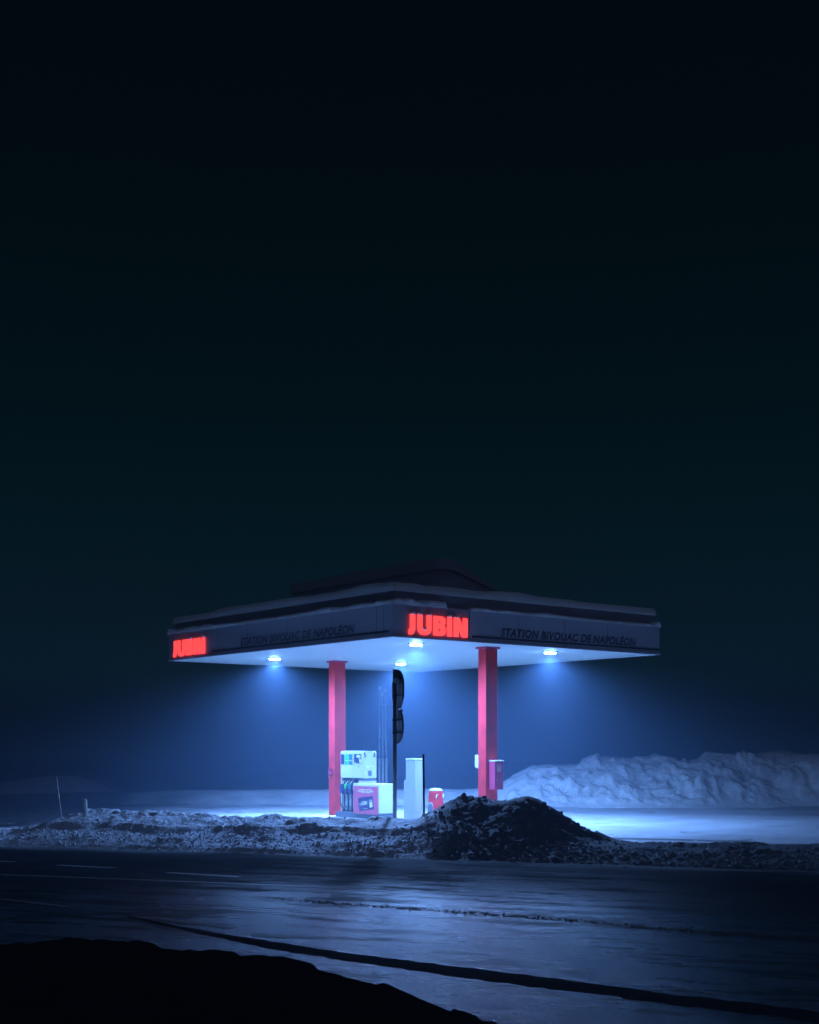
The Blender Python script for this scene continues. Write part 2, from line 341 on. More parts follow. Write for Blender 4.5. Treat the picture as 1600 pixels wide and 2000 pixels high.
# dirt fades in through the material, by the position along the road
def bank_material():
    m = M['bank_snow']; nt = m.node_tree; n = nt.nodes; lk = nt.links.new; b = n['Principled BSDF']
    src = b.inputs['Base Color'].links[0].from_socket
    tc = n.new('ShaderNodeTexCoord'); mp = n.new('ShaderNodeMapping'); lk(tc.outputs['Object'], mp.inputs[0])
    s = n.new('ShaderNodeSeparateXYZ'); lk(mp.outputs[0], s.inputs[0])
    t = n.new('ShaderNodeTexNoise'); t.inputs['Scale'].default_value = 1.3; t.inputs['Detail'].default_value = 8; lk(tc.outputs['Object'], t.inputs['Vector'])
    ma = n.new('ShaderNodeMath'); ma.operation = 'MULTIPLY_ADD'; ma.inputs[1].default_value = 2.0; lk(t.outputs[0], ma.inputs[0]); lk(s.outputs[0], ma.inputs[2])
    r1 = n.new('ShaderNodeMapRange'); r1.inputs[1].default_value = .15 + 1; r1.inputs[2].default_value = .80 + 1; r1.inputs[4].default_value = .92; lk(ma.outputs[0], r1.inputs[0])
    mx = n.new('ShaderNodeMix'); mx.data_type = 'RGBA'; lk(r1.outputs[0], mx.inputs[0]); lk(src, mx.inputs[6])
    t2 = n.new('ShaderNodeTexNoise'); t2.inputs['Scale'].default_value = 4; t2.inputs['Detail'].default_value = 8; lk(tc.outputs['Object'], t2.inputs['Vector'])
    r2 = n.new('ShaderNodeMapRange'); r2.inputs[1].default_value = .52; r2.inputs[2].default_value = .66; lk(t2.outputs[0], r2.inputs[0])
    dm = n.new('ShaderNodeMix'); dm.data_type = 'RGBA'; dm.inputs[6].default_value = (.10, .10, .10, 1); dm.inputs[7].default_value = (.22, .23, .23, 1); lk(r2.outputs[0], dm.inputs[0])
    lk(dm.outputs[2], mx.inputs[7]); lk(mx.outputs[2], b.inputs['Base Color'])
bank_material()
a_left = ray_at(-350, T0 + 1)[2]; a_right = ray_at(1900, T0 + 1)[2]
strip('snow_bank', a_left, a_right, M['bank_snow'])

# frozen clods thrown up by the plough
ico = bmesh.new(); bmesh.ops.create_icosphere(ico, subdivisions=2, radius=1); IV = np.array([v.co[:] for v in ico.verts]); IF = np.array([[v.index for v in f.verts] for f in ico.faces]); ico.free()
def clods(name, P, R, m, rough=.28):
    N = len(P); k = len(IV)
    V = np.repeat(IV[None], N, 0)
    off = rng.random((N, 1, 3)) * 50
    dsp = 1 + rough * vnoise(V[..., 0] * 1.7 + off[..., 0], V[..., 1] * 1.7 + off[..., 1], V[..., 2] * 1.7 + off[..., 2])[..., None]
    sc = R[:, None, None] * (0.7 + .6 * rng.random((N, 1, 3))); V = V * dsp * sc
    an = rng.random(N) * 6.28; c, s = np.cos(an)[:, None], np.sin(an)[:, None]
    V = np.stack([V[..., 0] * c - V[..., 1] * s, V[..., 0] * s + V[..., 1] * c, V[..., 2]], -1) + P[:, None]
    Fc = (IF[None] + (np.arange(N) * k)[:, None, None]).reshape(-1, 3)
    me = bpy.data.meshes.new(name); vs = V.reshape(-1, 3)
    me.vertices.add(len(vs)); me.vertices.foreach_set('co', vs.ravel()); me.loops.add(Fc.size); me.loops.foreach_set('vertex_index', Fc.ravel().astype(np.int32))
    me.polygons.add(len(Fc)); me.polygons.foreach_set('loop_start', np.arange(0, Fc.size, 3)); me.polygons.foreach_set('loop_total', np.full(len(Fc), 3))
    me.update(); o = mesh_obj(name, me, m, None, True); return o
def scatter(N, a0, a1, tf, rf):
    a = a0 + (a1 - a0) * rng.random(N); t = T0 + tf(N); x, y = road_xy(a, t); z = bank_h(a, t); r = rf(N)
    return np.stack([x, y, z + r * .15], -1), r
P1, R1 = scatter(2200, a_left, AM0 + .6, lambda N: np.abs(rng.normal(.62, .42, N)), lambda N: .008 + .026 * rng.random(N) ** 3)
P2, R2 = scatter(350, a_left, AM0, lambda N: rng.normal(1.9, .6, N), lambda N: .007 + .018 * rng.random(N) ** 3)
tag(clods('snow_clods', np.concatenate([P1, P2]), np.concatenate([R1, R2]), M['bank_snow']), 'rough frozen snow clods strewn over the roadside snow bank', 'snow clods', kind='stuff')
P3, R3 = scatter(1900, AM0 - .2, a_right, lambda N: np.abs(rng.normal(.55, .45, N)), lambda N: .010 + .045 * rng.random(N) ** 3.5)
P4, R4 = scatter(200, AM0, AM1 + 1, lambda N: rng.normal(2.0, .8, N), lambda N: .012 + .04 * rng.random(N) ** 3)
P3 = np.concatenate([P3, P4]); R3 = np.concatenate([R3, R4]); kp = P3[:, 0] > .3; P3, R3 = P3[kp], R3[kp]
tag(clods('dirty_clods', P3, R3, M['clod']), 'dirty frozen clods along the foot of the dark snow mound', 'dirt clods', kind='stuff')
# the odd block standing out of the mound's outline
bx, by, ba = ray_at(1089, T0 + TC); bz = EYE - (1594 - HZ) / F * by
tag(clods('snow_block', np.array([[bx, by, bz], [bx - .05, by, bz - .06], [bx - .10, by + .02, bz - .10]]), np.array([.075, .07, .08]), M['clod'], .45), 'dark frozen block sticking out of the right slope of the dirty mound', 'snow block')

# rear banks ploughed up behind the forecourt
rearc = [(-500, 1560), (-100, 1556), (150, 1549), (300, 1547), (450, 1546), (600, 1545), (700, 1543), (800, 1543), (850, 1542), (900, 1544), (940, 1541), (975, 1532), (1000, 1522), (1030, 1510), (1060, 1501), (1090, 1495), (1120, 1493), (1150, 1496), (1180, 1489), (1198, 1484), (1240, 1487),
         (1290, 1488), (1320, 1491), (1350, 1486), (1375, 1479), (1410, 1480), (1440, 1479), (1480, 1481), (1530, 1477), (1580, 1474), (1640, 1472), (2000, 1466)]
YC = 45.5
rx = np.array([(p - 800) / F * YC for p, _ in rearc]); rz = np.array([EYE - (q - HZ) / F * YC for _, q in rearc])
X, Y = np.meshgrid(np.arange(-24, 23, .07), np.arange(40.5, 53, .07))
H = np.interp(X * YC / Y, rx, rz)
big = np.clip((H - .75) / .5, 0, 1)
yc = YC + .5 * fbm(X * .25, Y * 0, 2)
wf = 1.25 + 1.05 * big
pr = np.clip(1 - np.abs(np.minimum(Y - yc, 0)) / (wf * 1.55), 0, 1); pr = pr * pr * (3 - 2 * pr)
back = np.exp(-(np.maximum(Y - yc, 0) / 2.6) ** 2)
qx, qy = X + .25 * fbm(X * 1.3, Y * 1.3, 3), Y + .25 * fbm(X * 1.3 + 5, Y * 1.3, 3)
msk = np.clip(.4 + 1.4 * fbm(X * .4, Y * .5 + 3, 2), 0, 1)
lumps = fbm(X * .7, Y * .9, 6, gain=.52) * .17 + msk * (worley(qx * .9, qy * 1.1) * .30 + worley(qx * 2.3, qy * 2.6) * .16) + worley(qx * 5, qy * 5) * .035
gul = -np.maximum(0, .25 - np.abs(vnoise(X * .45 + Y * .35, Y * .08))) * .9
Z = H * pr * back + (.12 + .88 * big) * np.clip(pr * 3, 0, 1) * np.clip(back * 1.5, 0, 1) * (lumps * .75 + gul * .35 * big) * np.clip(1.25 - pr * .55, .3, 1) + .02 + fbm(X * 6, Y * 6, 2) * .008
Z = np.where(pr * back < .01, -.02, Z)
gx0, gy0, gs = X[0, 0], Y[0, 0], .07
for _ in range(520):
    xb, yb = rng.uniform(-2, 22), rng.uniform(42.0, 45.6); r_ = .07 + .34 * rng.random() ** 3
    i0, j0 = int((yb - gy0) / gs), int((xb - gx0) / gs); k_ = int(r_ * 1.6 / gs) + 2
    sl = (slice(max(i0 - k_, 0), i0 + k_), slice(max(j0 - k_, 0), j0 + k_))
    if Z[i0, j0] < .18 or H[i0, j0] < .8: continue
    an = rng.uniform(0, 3.14); dx_, dy_ = X[sl] - xb, Y[sl] - yb
    p, q = (dx_ * math.cos(an) + dy_ * math.sin(an)) / r_, (-dx_ * math.sin(an) + dy_ * math.cos(an)) / (r_ * rng.uniform(.5, 1.0))
    rad_ = (np.abs(p) ** 2.6 + np.abs(q) ** 2.6) ** (1 / 2.6)
    Z[sl] += min(r_, .16) * rng.uniform(.25, .6) * np.clip((1.1 - rad_) / .45, 0, 1) * (1 + .35 * p * rng.uniform(-1, 1))
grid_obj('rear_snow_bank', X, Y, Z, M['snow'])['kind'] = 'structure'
# farther hills fading in the haze
def hill(name, tab, YC, wd, m, step=.25, rough=.15):
    rx = np.array([(p - 800) / F * YC for p, _ in tab]); rz = np.array([EYE - (q - HZ) / F * YC for _, q in tab])
    X, Y = np.meshgrid(np.arange(rx[0], rx[-1], step), np.arange(YC - wd * 2, YC + wd * 2.5, step))
    H = np.interp(X * YC / Y, rx, rz)
    Z = H * np.exp(-((Y - YC) / wd) ** 2) * (1 + rough * fbm(X * .35, Y * .35, 4)) - .03
    o = grid_obj(name, X, Y, Z, m); o['kind'] = 'structure'
hill('snow_hill', [(-500, 1530), (-100, 1530), (0, 1527), (60, 1522), (110, 1517), (150, 1517), (185, 1527), (220, 1542), (280, 1565), (330, 1590)], 50, 3, M['old_snow'])
hill('snow_hill_far', [(1300, 1500), (1400, 1484), (1460, 1476), (1520, 1467), (1600, 1465), (1800, 1460), (2100, 1455)], 62, 4, M['snow'])

# slush ridges on the road and the foreground bank
def ridge(name, pts, hw, h, m, step=.03, nz=12, label=None):
    P = np.array(pts); d = np.r_[0, np.cumsum(np.hypot(*np.diff(P, axis=0).T))]
    s = np.arange(0, d[-1], step); cx, cy = np.interp(s, d, P[:, 0]), np.interp(s, d, P[:, 1])
    tx, ty = np.gradient(cx), np.gradient(cy); L = np.hypot(tx, ty); tx, ty = tx / L, ty / L
    k = np.linspace(-1, 1, int(2 * hw / step) + 2)
    K, Sg = np.meshgrid(k, s); wv = hw * (1 + .14 * fbm(Sg * .5, K * 0, 2) + .12 * fbm(Sg * 8, K * 0 + np.sign(K) * 5, 3)) * np.clip(Sg / 4.0, .05, 1)
    X = cx[:, None] - ty[:, None] * K * wv; Y = cy[:, None] + tx[:, None] * K * wv
    Z = (1 - K ** 2) * h * (1 + .5 * fbm(X * 2, Y * 2, 3)) + (1 - K ** 2) * np.maximum(0, fbm(X * nz, Y * nz, 3)) * h * .9 - np.minimum(.006, h * .3)
    o = grid_obj(name, X, Y, Z, m); o['kind'] = 'structure'
ridge('slush_ridge', [gp(250, 1790), gp(400, 1822), gp(600, 1858), gp(750, 1878), gp(900, 1898), gp(1250, 1944), gp(1600, 1985), gp(1900, 2015)], .24, .009, M['band_dirt'], nz=6)
def along(pts, N, wd, rf):
    P = np.array(pts); d = np.r_[0, np.cumsum(np.hypot(*np.diff(P, axis=0).T))]; q = d[-1] * rng.random(N) ** .8
    x, y = np.interp(q, d, P[:, 0]), np.interp(q, d, P[:, 1]); r_ = rf(N)
    return np.stack([x + rng.normal(0, .02, N), y + rng.normal(0, wd, N), r_ * .1], -1), r_
Pa, Ra = along([gp(500, 1752), gp(660, 1765), gp(800, 1775), gp(1000, 1790), gp(1280, 1813), gp(1600, 1834)], 1300, .10, lambda N: .004 + .010 * rng.random(N) ** 2)
tag(clods('slush_grit', Pa, Ra, M['clod']), 'line of dark frozen grit between the wheel tracks on the wet road', 'grit', kind='stuff')
for k_, row in enumerate(((1634, 1628, 1624), (1648, 1645, 1641))):
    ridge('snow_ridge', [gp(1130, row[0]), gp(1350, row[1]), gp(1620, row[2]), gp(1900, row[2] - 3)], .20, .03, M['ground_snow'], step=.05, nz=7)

forec = [(-900, 1815), (-200, 1822), (0, 1832), (200, 1838), (420, 1851), (520, 1863), (600, 1882), (680, 1903), (760, 1925), (830, 1948), (900, 1972), (980, 2002), (1060, 2040), (1200, 2130), (1400, 2300), (1700, 2500)]
YF = 5.2
fx = np.array([(p - 800) / F * YF for p, _ in forec]); fz = np.array([EYE - (q - HZ) / F * YF for _, q in forec])
X, Y = np.meshgrid(np.arange(-5, 2.6, .018), np.arange(2.0, 7.6, .018))
H = np.interp(X * YF / Y, fx, fz)
H = np.where(Y < YF, np.interp(X, fx, fz), H)
Z = H * np.where(Y < YF, np.exp(-((Y - YF) / 5.0) ** 2), np.exp(-((Y - YF) / 1.0) ** 2)) + fbm(X * 1.6, Y * 1.6, 6, gain=.62) * .016 + np.maximum(0, worley(X * 7, Y * 7) - .55) * .04 - .02
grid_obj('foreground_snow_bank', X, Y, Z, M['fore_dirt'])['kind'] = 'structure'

# ---------------------------------------------------------------- the canopy
LV, LU = 9.15, 10.47; ZS, ZF, ZT = 4.5, 5.26, 5.57
can = station_thing('petrol_station_canopy', 'wide flat petrol station canopy on two red columns, snow on its roof', 'canopy', 0, 0)
bm = bmesh.new(); add_box(bm, 0, LV, 0, LU, ZS + .03, ZF); fas = bm_obj('fascia', bm, M['fascia'], can)
# panel joints, corner angles and bottom trim of the fascia
for v in (.62, 2.3, 3.9, 5.5, 7.1): bm = bmesh.new(); add_box(bm, v - .006, v + .006, -.003, .004, ZS + .04, ZF - .01); bm_obj('panel_joint', bm, M['dark'], fas)
for u in (.35, .62, 2.4, 4.3, 6.2, 7.7): bm = bmesh.new(); add_box(bm, -.003, .004, u - .006, u + .006, ZS + .04, ZF - .01); bm_obj('panel_joint', bm, M['dark'], fas)
bm = bmesh.new()
add_box(bm, -.02, LV + .02, -.022, -.001, ZS - .0, ZS + .045); add_box(bm, -.022, -.001, 0, LU + .02, ZS - .0, ZS + .045)
add_box(bm, -.02, LV + .02, LU + .001, LU + .022, ZS - .0, ZS + .05); add_box(bm, LV + .001, LV + .022, 0, LU, ZS - .0, ZS + .05)
bm_obj('edge_trim', bm, M['fascia'], can)
bm = bmesh.new(); add_box(bm, 2.38, LV - .02, -.012, -.001, 4.612, 4.655); bm_obj('stripe', bm, M['letter'], can)
bm = bmesh.new(); add_box(bm, -.012, -.001, .15, 8.0, 4.612, 4.655); bm_obj('stripe', bm, M['letter'], can)
# soffit boards
bm = bmesh.new(); u = .03
while u < LU - .05:
    add_box(bm, .03, LV - .03, u, min(u + .235, LU - .02), ZS + .002, ZS + .028); u += .26
bm_obj('soffit', bm, M['soffit'], can)
bm = bmesh.new(); add_box(bm, .02, LV - .02, .02, LU - .02, ZS + .0285, ZS + .0295); bm_obj('soffit_backing', bm, M['band'], can)
for k in range(26):
    u0 = .5 + k * .38; bm = bmesh.new(); add_box(bm, LV - .42, LV - .39, u0, u0 + .24, ZS - .003, ZS + .001); bm_obj('vent_slot', bm, M['band'], can)
for k in range(23):
    v0 = .4 + k * .37; bm = bmesh.new(); add_box(bm, v0, v0 + .22, LU - .53, LU - .50, ZS - .003, ZS + .001); bm_obj('vent_slot', bm, M['band'], can)
# recessed parapet and roof block
bm = bmesh.new(); add_box(bm, .13, LV - .1, .12, LU - .14, ZF + .001, ZT); bm_obj('parapet', bm, M['tier'], can)
PZ = 6.33
pyd('roof_block', [(2.15, .9, ZT + .002), (5.2, .9, ZT + .002), (2.15, .9, PZ), (2.5, .9, PZ), (2.15, 7.3, ZT + .002), (5.2, 7.3, ZT + .002), (2.15, 7.3, PZ), (2.5, 7.3, PZ)],
    [(0, 1, 3, 2), (5, 4, 6, 7), (0, 2, 6, 4), (1, 5, 7, 3), (2, 3, 7, 6), (0, 4, 5, 1)], M['tier'], can)
def snow_slab(name, v0, v1, u0, u1, zb, Tk, rad, step, parent, amp=.02):
    V_, U_ = np.meshgrid(np.arange(v0, v1 + step / 2, step), np.arange(u0, u1 + step / 2, step))
    V_ = np.clip(V_, v0, v1); U_ = np.clip(U_, u0, u1)
    d = np.minimum(np.minimum(V_ - v0, v1 - V_), np.minimum(U_ - u0, u1 - U_)); s = np.clip(d / rad, 0, 1)
    Tn = Tk * (1 + .18 * fbm(V_ * .8, U_ * .8, 3))
    Z = zb + Tn * np.clip(1 - (1 - s) ** 4, 0, 1) ** .5 + amp * fbm(V_ * 4, U_ * 4, 3) * s
    bul = .035 * np.sin(np.pi * np.clip(s * 1.6, 0, 1)) * 0
    Z = np.where(d <= 1e-6, zb - .015, Z)
    return grid_obj(name, V_, U_, Z, M['roof_snow'], parent)
snow_slab('roof_snow', .07, LV - .04, .06, LU - .08, ZT + .004, .20, .10, .03, can, .012)
def slope_snow():
    V_, U_ = np.meshgrid(np.arange(2.07, 5.22, .05), np.arange(.82, 7.39, .05))
    base = np.where(V_ < 2.5, PZ, PZ + (ZT - PZ) * (V_ - 2.5) / 2.7)
    d = np.minimum(np.minimum(V_ - 2.07, 5.2 - V_), np.minimum(U_ - .82, 7.36 - U_)); s_ = np.clip(d / .12, 0, 1)
    Z = base + .26 * (1 + .2 * fbm(V_ * .8, U_ * .8, 3)) * np.clip(1 - (1 - s_) ** 4, 0, 1) ** .5 * np.clip((4.6 - V_) / 1.8, .12, 1) - .02 * (d <= 0.001)
    grid_obj('block_snow', V_, U_, Z, M['old_snow'], can)
slope_snow()
# snow rolls lying on the ledge in front of the parapet
def snow_roll(name, p0, p1, side, wid, hgt, step=.03, lift=0.0, endball=False):
    L = abs(p1 - p0); s = np.arange(0, L + step, step); k = np.linspace(0, 1, 12)
    Sg, K = np.meshgrid(s, k, indexing='ij')
    taper = np.clip(np.minimum(Sg, L - Sg) / .06, 0, 1) ** .5
    hh = hgt * (1 + .22 * fbm(Sg * 1.2, K * 0, 3) + .12 * fbm(Sg * 9, K * 4, 2)) * taper
    if endball: hh = hh * (1 + 1.2 * np.exp(-((Sg - L + .1) / .16) ** 2))
    ang = K * math.pi
    cc = np.sign(np.cos(ang)) * np.abs(np.cos(ang)) ** .45
    outp = wid / 2 - cc * wid / 2 * (.6 + .4 * taper) - .06 + .012 * fbm(Sg * 6, K * 3, 2)
    zz = ZF - .02 + np.abs(np.sin(ang)) ** .45 * hh
    pos = p0 + Sg * np.sign(p1 - p0)
    if side == 'right': V_, U_ = pos, outp
    else: V_, U_ = outp, pos
    return grid_obj(name, V_, U_, zz, M['roof_snow'], can)
snow_roll('ledge_snow', -.02, 1.58, 'right', .20, .15); snow_roll('ledge_snow', 2.3, LV + .03, 'right', .18, .085, endball=True)
snow_roll('ledge_snow', -.02, 8.0, 'left', .20, .115); snow_roll('ledge_snow', 7.9, LU + .03, 'left', .20, .15)
# writing on the fascia
def curve_text_mesh(body, width, cap, shear, off, ext):
    cu = bpy.data.curves.new('t', 'FONT'); cu.body = body; cu.size = 1; cu.shear = shear; cu.offset = off; cu.extrude = 0; cu.space_character = 1.08; cu.resolution_u = 3
    o = bpy.data.objects.new('t', cu); C.objects.link(o); bpy.context.view_layer.update()
    me = bpy.data.meshes.new_from_object(o.evaluated_get(bpy.context.evaluated_depsgraph_get()))
    bpy.data.objects.remove(o)
    co = np.array([v.co[:] for v in me.vertices]); x0, x1 = co[:, 0].min(), co[:, 0].max()
    b0 = 0.0; capn = .73
    co[:, 0] = (co[:, 0] - x0) / (x1 - x0) * width; co[:, 1] = (co[:, 1] - b0) / capn * cap
    return me, co
def place(me, co, fn):
    for v, c in zip(me.vertices, co): v.co = fn(*c)
    me.update(); return me
me, co = curve_text_mesh('STATION BIVOUAC DE NAPOLÉON', 4.9, .20, .22, .038, 0)
mesh_obj('station_name', place(me, co, lambda x, y, z: (3.3 + x, -.004, 4.70 + y)), M['letter'], can)
me, co = curve_text_mesh('STATION BIVOUAC DE NAPOLÉON', 5.1, .20, .22, .038, 0)
mesh_obj('station_name', place(me, co, lambda x, y, z: (-.004, 6.55 - x, 4.70 + y)), M['letter'], can)
# columns (each with collar and details)
CU = [.76, 7.32]; cols = []
for k, (u0, v0) in enumerate([(.76, 3.52), (7.32, 3.62)]):
    bm = bmesh.new(); add_box(bm, v0, v0 + .39, u0, u0 + .29, 0, ZS + .001, .012, 2)
    c = bm_obj('column', bm, M['red'], can); cols.append(c)
    bm = bmesh.new(); add_box(bm, v0 - .045, v0 + .435, u0 - .045, u0 + .335, ZS - .05, ZS + .0015, .004, 1)
    for dv in (.08, .30): add_box(bm, v0 + dv - .02, v0 + dv + .03, u0 - .018, u0 - .001, ZS - .13, ZS - .05)
    for du in (.05, .2): add_box(bm, v0 - .018, v0 - .001, u0 + du, u0 + du + .04, ZS - .12, ZS - .05)
    bm_obj('collar', bm, M['redbox'], c)
    bm = bmesh.new(); add_box(bm, v0 - .02, v0 + .41, u0 - .02, u0 + .31, 0, .06, .01); bm_obj('footing', bm, M['band'], c)
# small fittings on the left column
bm = bmesh.new(); add_box(bm, 3.64, 3.72, 7.612, 7.640, 2.30, 2.41, .008); bm_obj('wall_socket', bm, M['white'], cols[1])
bm = bmesh.new(); add_box(bm, 3.56, 3.62, 7.40, 7.56, 1.24, 1.36, .01); add_box(bm, 3.52, 3.6, 7.40, 7.55, 1.385, 1.40); add_tube(bm, [(3.57, 7.5, 1.24), (3.54, 7.5, 1.15), (3.57, 7.5, 1.08)], .015, 6)
bm_obj('tap_bracket', bm, M['redbox'], cols[1])

# ---------------------------------------------------------------- downlights
LP = [((537, 1285), 'round glowing downlight under the left end of the canopy'), ((813, 1257), 'round glowing downlight just below the front red sign'),
      ((783, 1295), 'round glowing downlight above the road sign post, farthest back'), ((1075, 1273), 'round glowing downlight under the right end of the canopy')]
for (px, py), lab in LP:
    Yd = (ZS - EYE) * F / (HZ - py); Xd = (px - 800) / F * Yd
    t = thing('ceiling_light', lab, 'ceiling light', (Xd, Yd, ZS), TH, 'downlights in the canopy ceiling')
    bm = bmesh.new(); add_lathe(bm, [(.150, .001), (.205, .001), (.20, -.022), (.165, -.03), (.150, -.02)]); bm_obj('rim', bm, M['white'], t, True)
    bm = bmesh.new(); add_lathe(bm, [(.148, -.001), (.146, -.03), (.12, -.05), (.07, -.062), (.01, -.066)]); bm_obj('lens', bm, M['lens'], t, True)
    la = bpy.data.lights.new('downlight_beam', 'SPOT'); la.spot_size = math.radians(170); la.spot_blend = .75; la.shadow_soft_size = .12; la.energy = LAMP_W; la.color = LAMP_COL
    lo = bpy.data.objects.new('downlight_beam', la); link(lo, t); lo.location = (0, 0, -.085)

# ---------------------------------------------------------------- illuminated signs
def arc(cx, cy, rx, ry, a0, a1, n=10): return [(cx + rx * math.cos(math.radians(a0 + (a1 - a0) * i / n)), cy + ry * math.sin(math.radians(a0 + (a1 - a0) * i / n))) for i in range(n + 1)]
LET = {
 'J': [[(30, 1), (135, 1), (135, .34)] + arc(45, .30, 90, .34, 0, -80, 8) + [(22, -.04), (0, -.03), (0, .22)] + [(14, .245), (28, .29), (32, .36)]],
 'U': [[(170, 1), (278, 1), (278, .40)] + arc(322, .39, 44, .14, 180, 360, 8) + [(366, 1), (475, 1), (475, .36)] + arc(322, .33, 153, .36, 0, -180, 18) + [(170, .36)]],
 'B': [[(495, 1), (640, 1)] + arc(670, .74, 92, .26, 80, -55, 10) + arc(674, .29, 96, .29, 60, -85, 12) + [(640, 0), (495, 0)],
       [(602, .76)] + [(626, .76)] + arc(630, .695, 22, .065, 90, -90, 6) + [(626, .63), (602, .63)], [(602, .37), (626, .37)] + arc(630, .295, 22, .075, 90, -90, 6) + [(602, .22)]],
 'I': [[(787, .985), (800, 1), (878, 1), (890, .985), (890, .02), (878, 0), (800, 0), (787, .02)]],
 'N': [[(918, .99), (928, 1), (1040, 1), (1122, .52), (1122, .98), (1130, 1), (1215, 1), (1225, .98), (1225, .02), (1215, 0), (1110, 0), (1098, .02), (1026, .46), (1026, .02), (1018, 0), (928, 0), (918, .02)]]}
def letter_mesh(loops, sx, sz, ext, bev):
    cu = bpy.data.curves.new('l', 'CURVE'); cu.dimensions = '2D'; cu.fill_mode = 'BOTH'; cu.extrude = ext; cu.bevel_depth = bev; cu.bevel_resolution = 2; cu.offset = -bev * 1.5
    for lp in loops:
        sp = cu.splines.new('POLY'); sp.points.add(len(lp) - 1); sp.use_cyclic_u = True
        for p, (x, y) in zip(sp.points, lp): p.co = (x * sx, y * sz, 0, 1)
    o = bpy.data.objects.new('l', cu); C.objects.link(o); bpy.context.view_layer.update()
    me = bpy.data.meshes.new_from_object(o.evaluated_get(bpy.context.evaluated_depsgraph_get())); bpy.data.objects.remove(o); return me
for side, lab in (('right', 'glowing red JUBIN letters on the front fascia above the sign post'), ('left', 'glowing red JUBIN letters at the far left corner of the canopy')):
    if side == 'right': t = station_thing('illuminated_sign', lab, 'sign', .42, 0, 0, 'illuminated signs on the canopy'); fn = lambda x, y, z: (x, -z - .034, y)
    else: t = station_thing('illuminated_sign', lab, 'sign', 0, 10.15, 0, 'illuminated signs on the canopy'); fn = lambda x, y, z: (-z - .034, -x, y)
    capn = []
    for ch, loops in LET.items():
        xm = sum(p[0] for p in loops[0]) / len(loops[0]); xm = (min(p[0] for p in loops[0]) + max(p[0] for p in loops[0])) / 2
        loops = [[(xm + (p[0] - xm) * .94, p[1]) for p in lp] for lp in loops]
        me = letter_mesh(loops, 1.80 / 1225, .455, .010, .006)
        co = [(v.co.x, v.co.y + 4.595, v.co.z) for v in me.vertices]; place(me, co, fn)
        l = mesh_obj('letter', me, M['sign'], t); l['label'] = 'glowing letter ' + ch
        caps = {'right': {'J': [85], 'U': [215, 420], 'I': [838], 'N': [968]}, 'left': {'B': [700], 'N': [1175]}}[side].get(ch, [])
        if side == 'right' and ch == 'U': caps = caps + [-322]
        for cx in caps:
            bm = bmesh.new(); bmesh.ops.create_icosphere(bm, subdivisions=3, radius=1)
            zc = 1.0 if cx > 0 else .27; cx = abs(cx)
            for v in bm.verts:
                q = 1 + .18 * float(vnoise(v.co.x * 2 + cx, v.co.y * 2, v.co.z * 2))
                x, y, z = v.co.x * .062 * q, v.co.z * .036 * q + .012, v.co.y * .055 * q
                v.co = Vector(fn(cx * 1.8 / 1225 + x, zc * .455 + 4.6 + y, z + .005))
            bm_obj('snow_cap', bm, M['snow'], l, True)

# ---------------------------------------------------------------- fuel pump
v0, u0 = 3.1, 4.56
pump = station_thing('fuel_pump', 'white fuel pump with three nozzles, numbers 5 and 6 and a red panel', 'fuel pump', v0, u0)
def pb(name, v_0, v_1, u_0, u_1, z0, z1, m, bev=.0, parent=None, seg=2):
    bm = bmesh.new(); add_box(bm, v_0 - v0, v_1 - v0, u_0 - u0, u_1 - u0, z0, z1, bev, seg); return bm_obj(name, bm, M[m], parent or pump, bev > .03)
UL, UR, VF, VB = 6.59, 5.49, 3.30, 3.74
cabn = pb('cabinet', VF, VB, UR, UL, 1.15, 1.885, 'white', .018)
bm = bmesh.new(); add_box(bm, VF - v0 + .01, VB - v0 - .01, UR - u0 + .01, UL - u0 - .01, 1.885, 1.905, .008); bm_obj('top_snow', bm, M['snow'], pump)
pb('band', VF + .02, VB - .01, UR + .02, 5.75, 1.08, 1.15, 'band')
pb('neck', VF + .005, VB, UR + .01, 5.75, .98, 1.08, 'white', .005)
pb('hose_panel', VF + .10, VB - .02, 5.70, UL - .01, .2, 1.15, 'grey', .0)
pb('side_panel', VF + .01, VB - .02, UL - .035, UL - .005, .2, 1.15, 'white', .004)
hol = pb('holster_back', VF + .09, VF + .105, 5.73, UL - .04, .70, 1.148, 'navy')
lowb = pb('hydraulic_housing', 3.10, 3.72, 4.56, 5.72, .21, 1.02, 'white', .035, seg=3)
pb('plinth', 3.14, 3.72, 4.60, UL, .07, .212, 'band', .004); pb('base', 3.12, 3.76, 4.52, UL + .04, -.02, .07, 'grey', .004)
# panels on the nozzle side (plane v = VF) and the hydraulic side (v = 3.10)
def onleft(name, px0, px1, py0, py1, v, m, parent, th=.008):
    ua, ub = uat(px1, v), uat(px0, v); um = (ua + ub) / 2
    bm = bmesh.new(); add_box(bm, v - th - v0, v - .0005 - v0, ua - u0, ub - u0, zat(py1, v, um), zat(py0, v, um)); return bm_obj(name, bm, M[m], parent)
def onright(name, px0, px1, py0, py1, u, m, parent, th=.006):
    va, vb = vat(px0, u), vat(px1, u); vm = (va + vb) / 2
    bm = bmesh.new(); add_box(bm, va - v0, vb - v0, u - th - u0, u - .0005 - u0, zat(py1, vm, u), zat(py0, vm, u)); return bm_obj(name, bm, M[m], parent)
onleft('fuel_label', 666.6, 672.8, 1473.2, 1492.8, VF, 'navy', cabn); onleft('fuel_label', 674.2, 680.4, 1473.2, 1493.4, VF, 'green', cabn); onleft('fuel_label', 681.8, 688.4, 1473.2, 1493.4, VF, 'blue', cabn)
for px0 in (674.4, 682.2): onleft('label_mark', px0, px0 + 5.2, 1484.8, 1486.2, VF - .008, 'lcd', cabn, .002)
dsp = onleft('display', 692, 705.8, 1473, 1490.8, VF, 'navy', cabn)
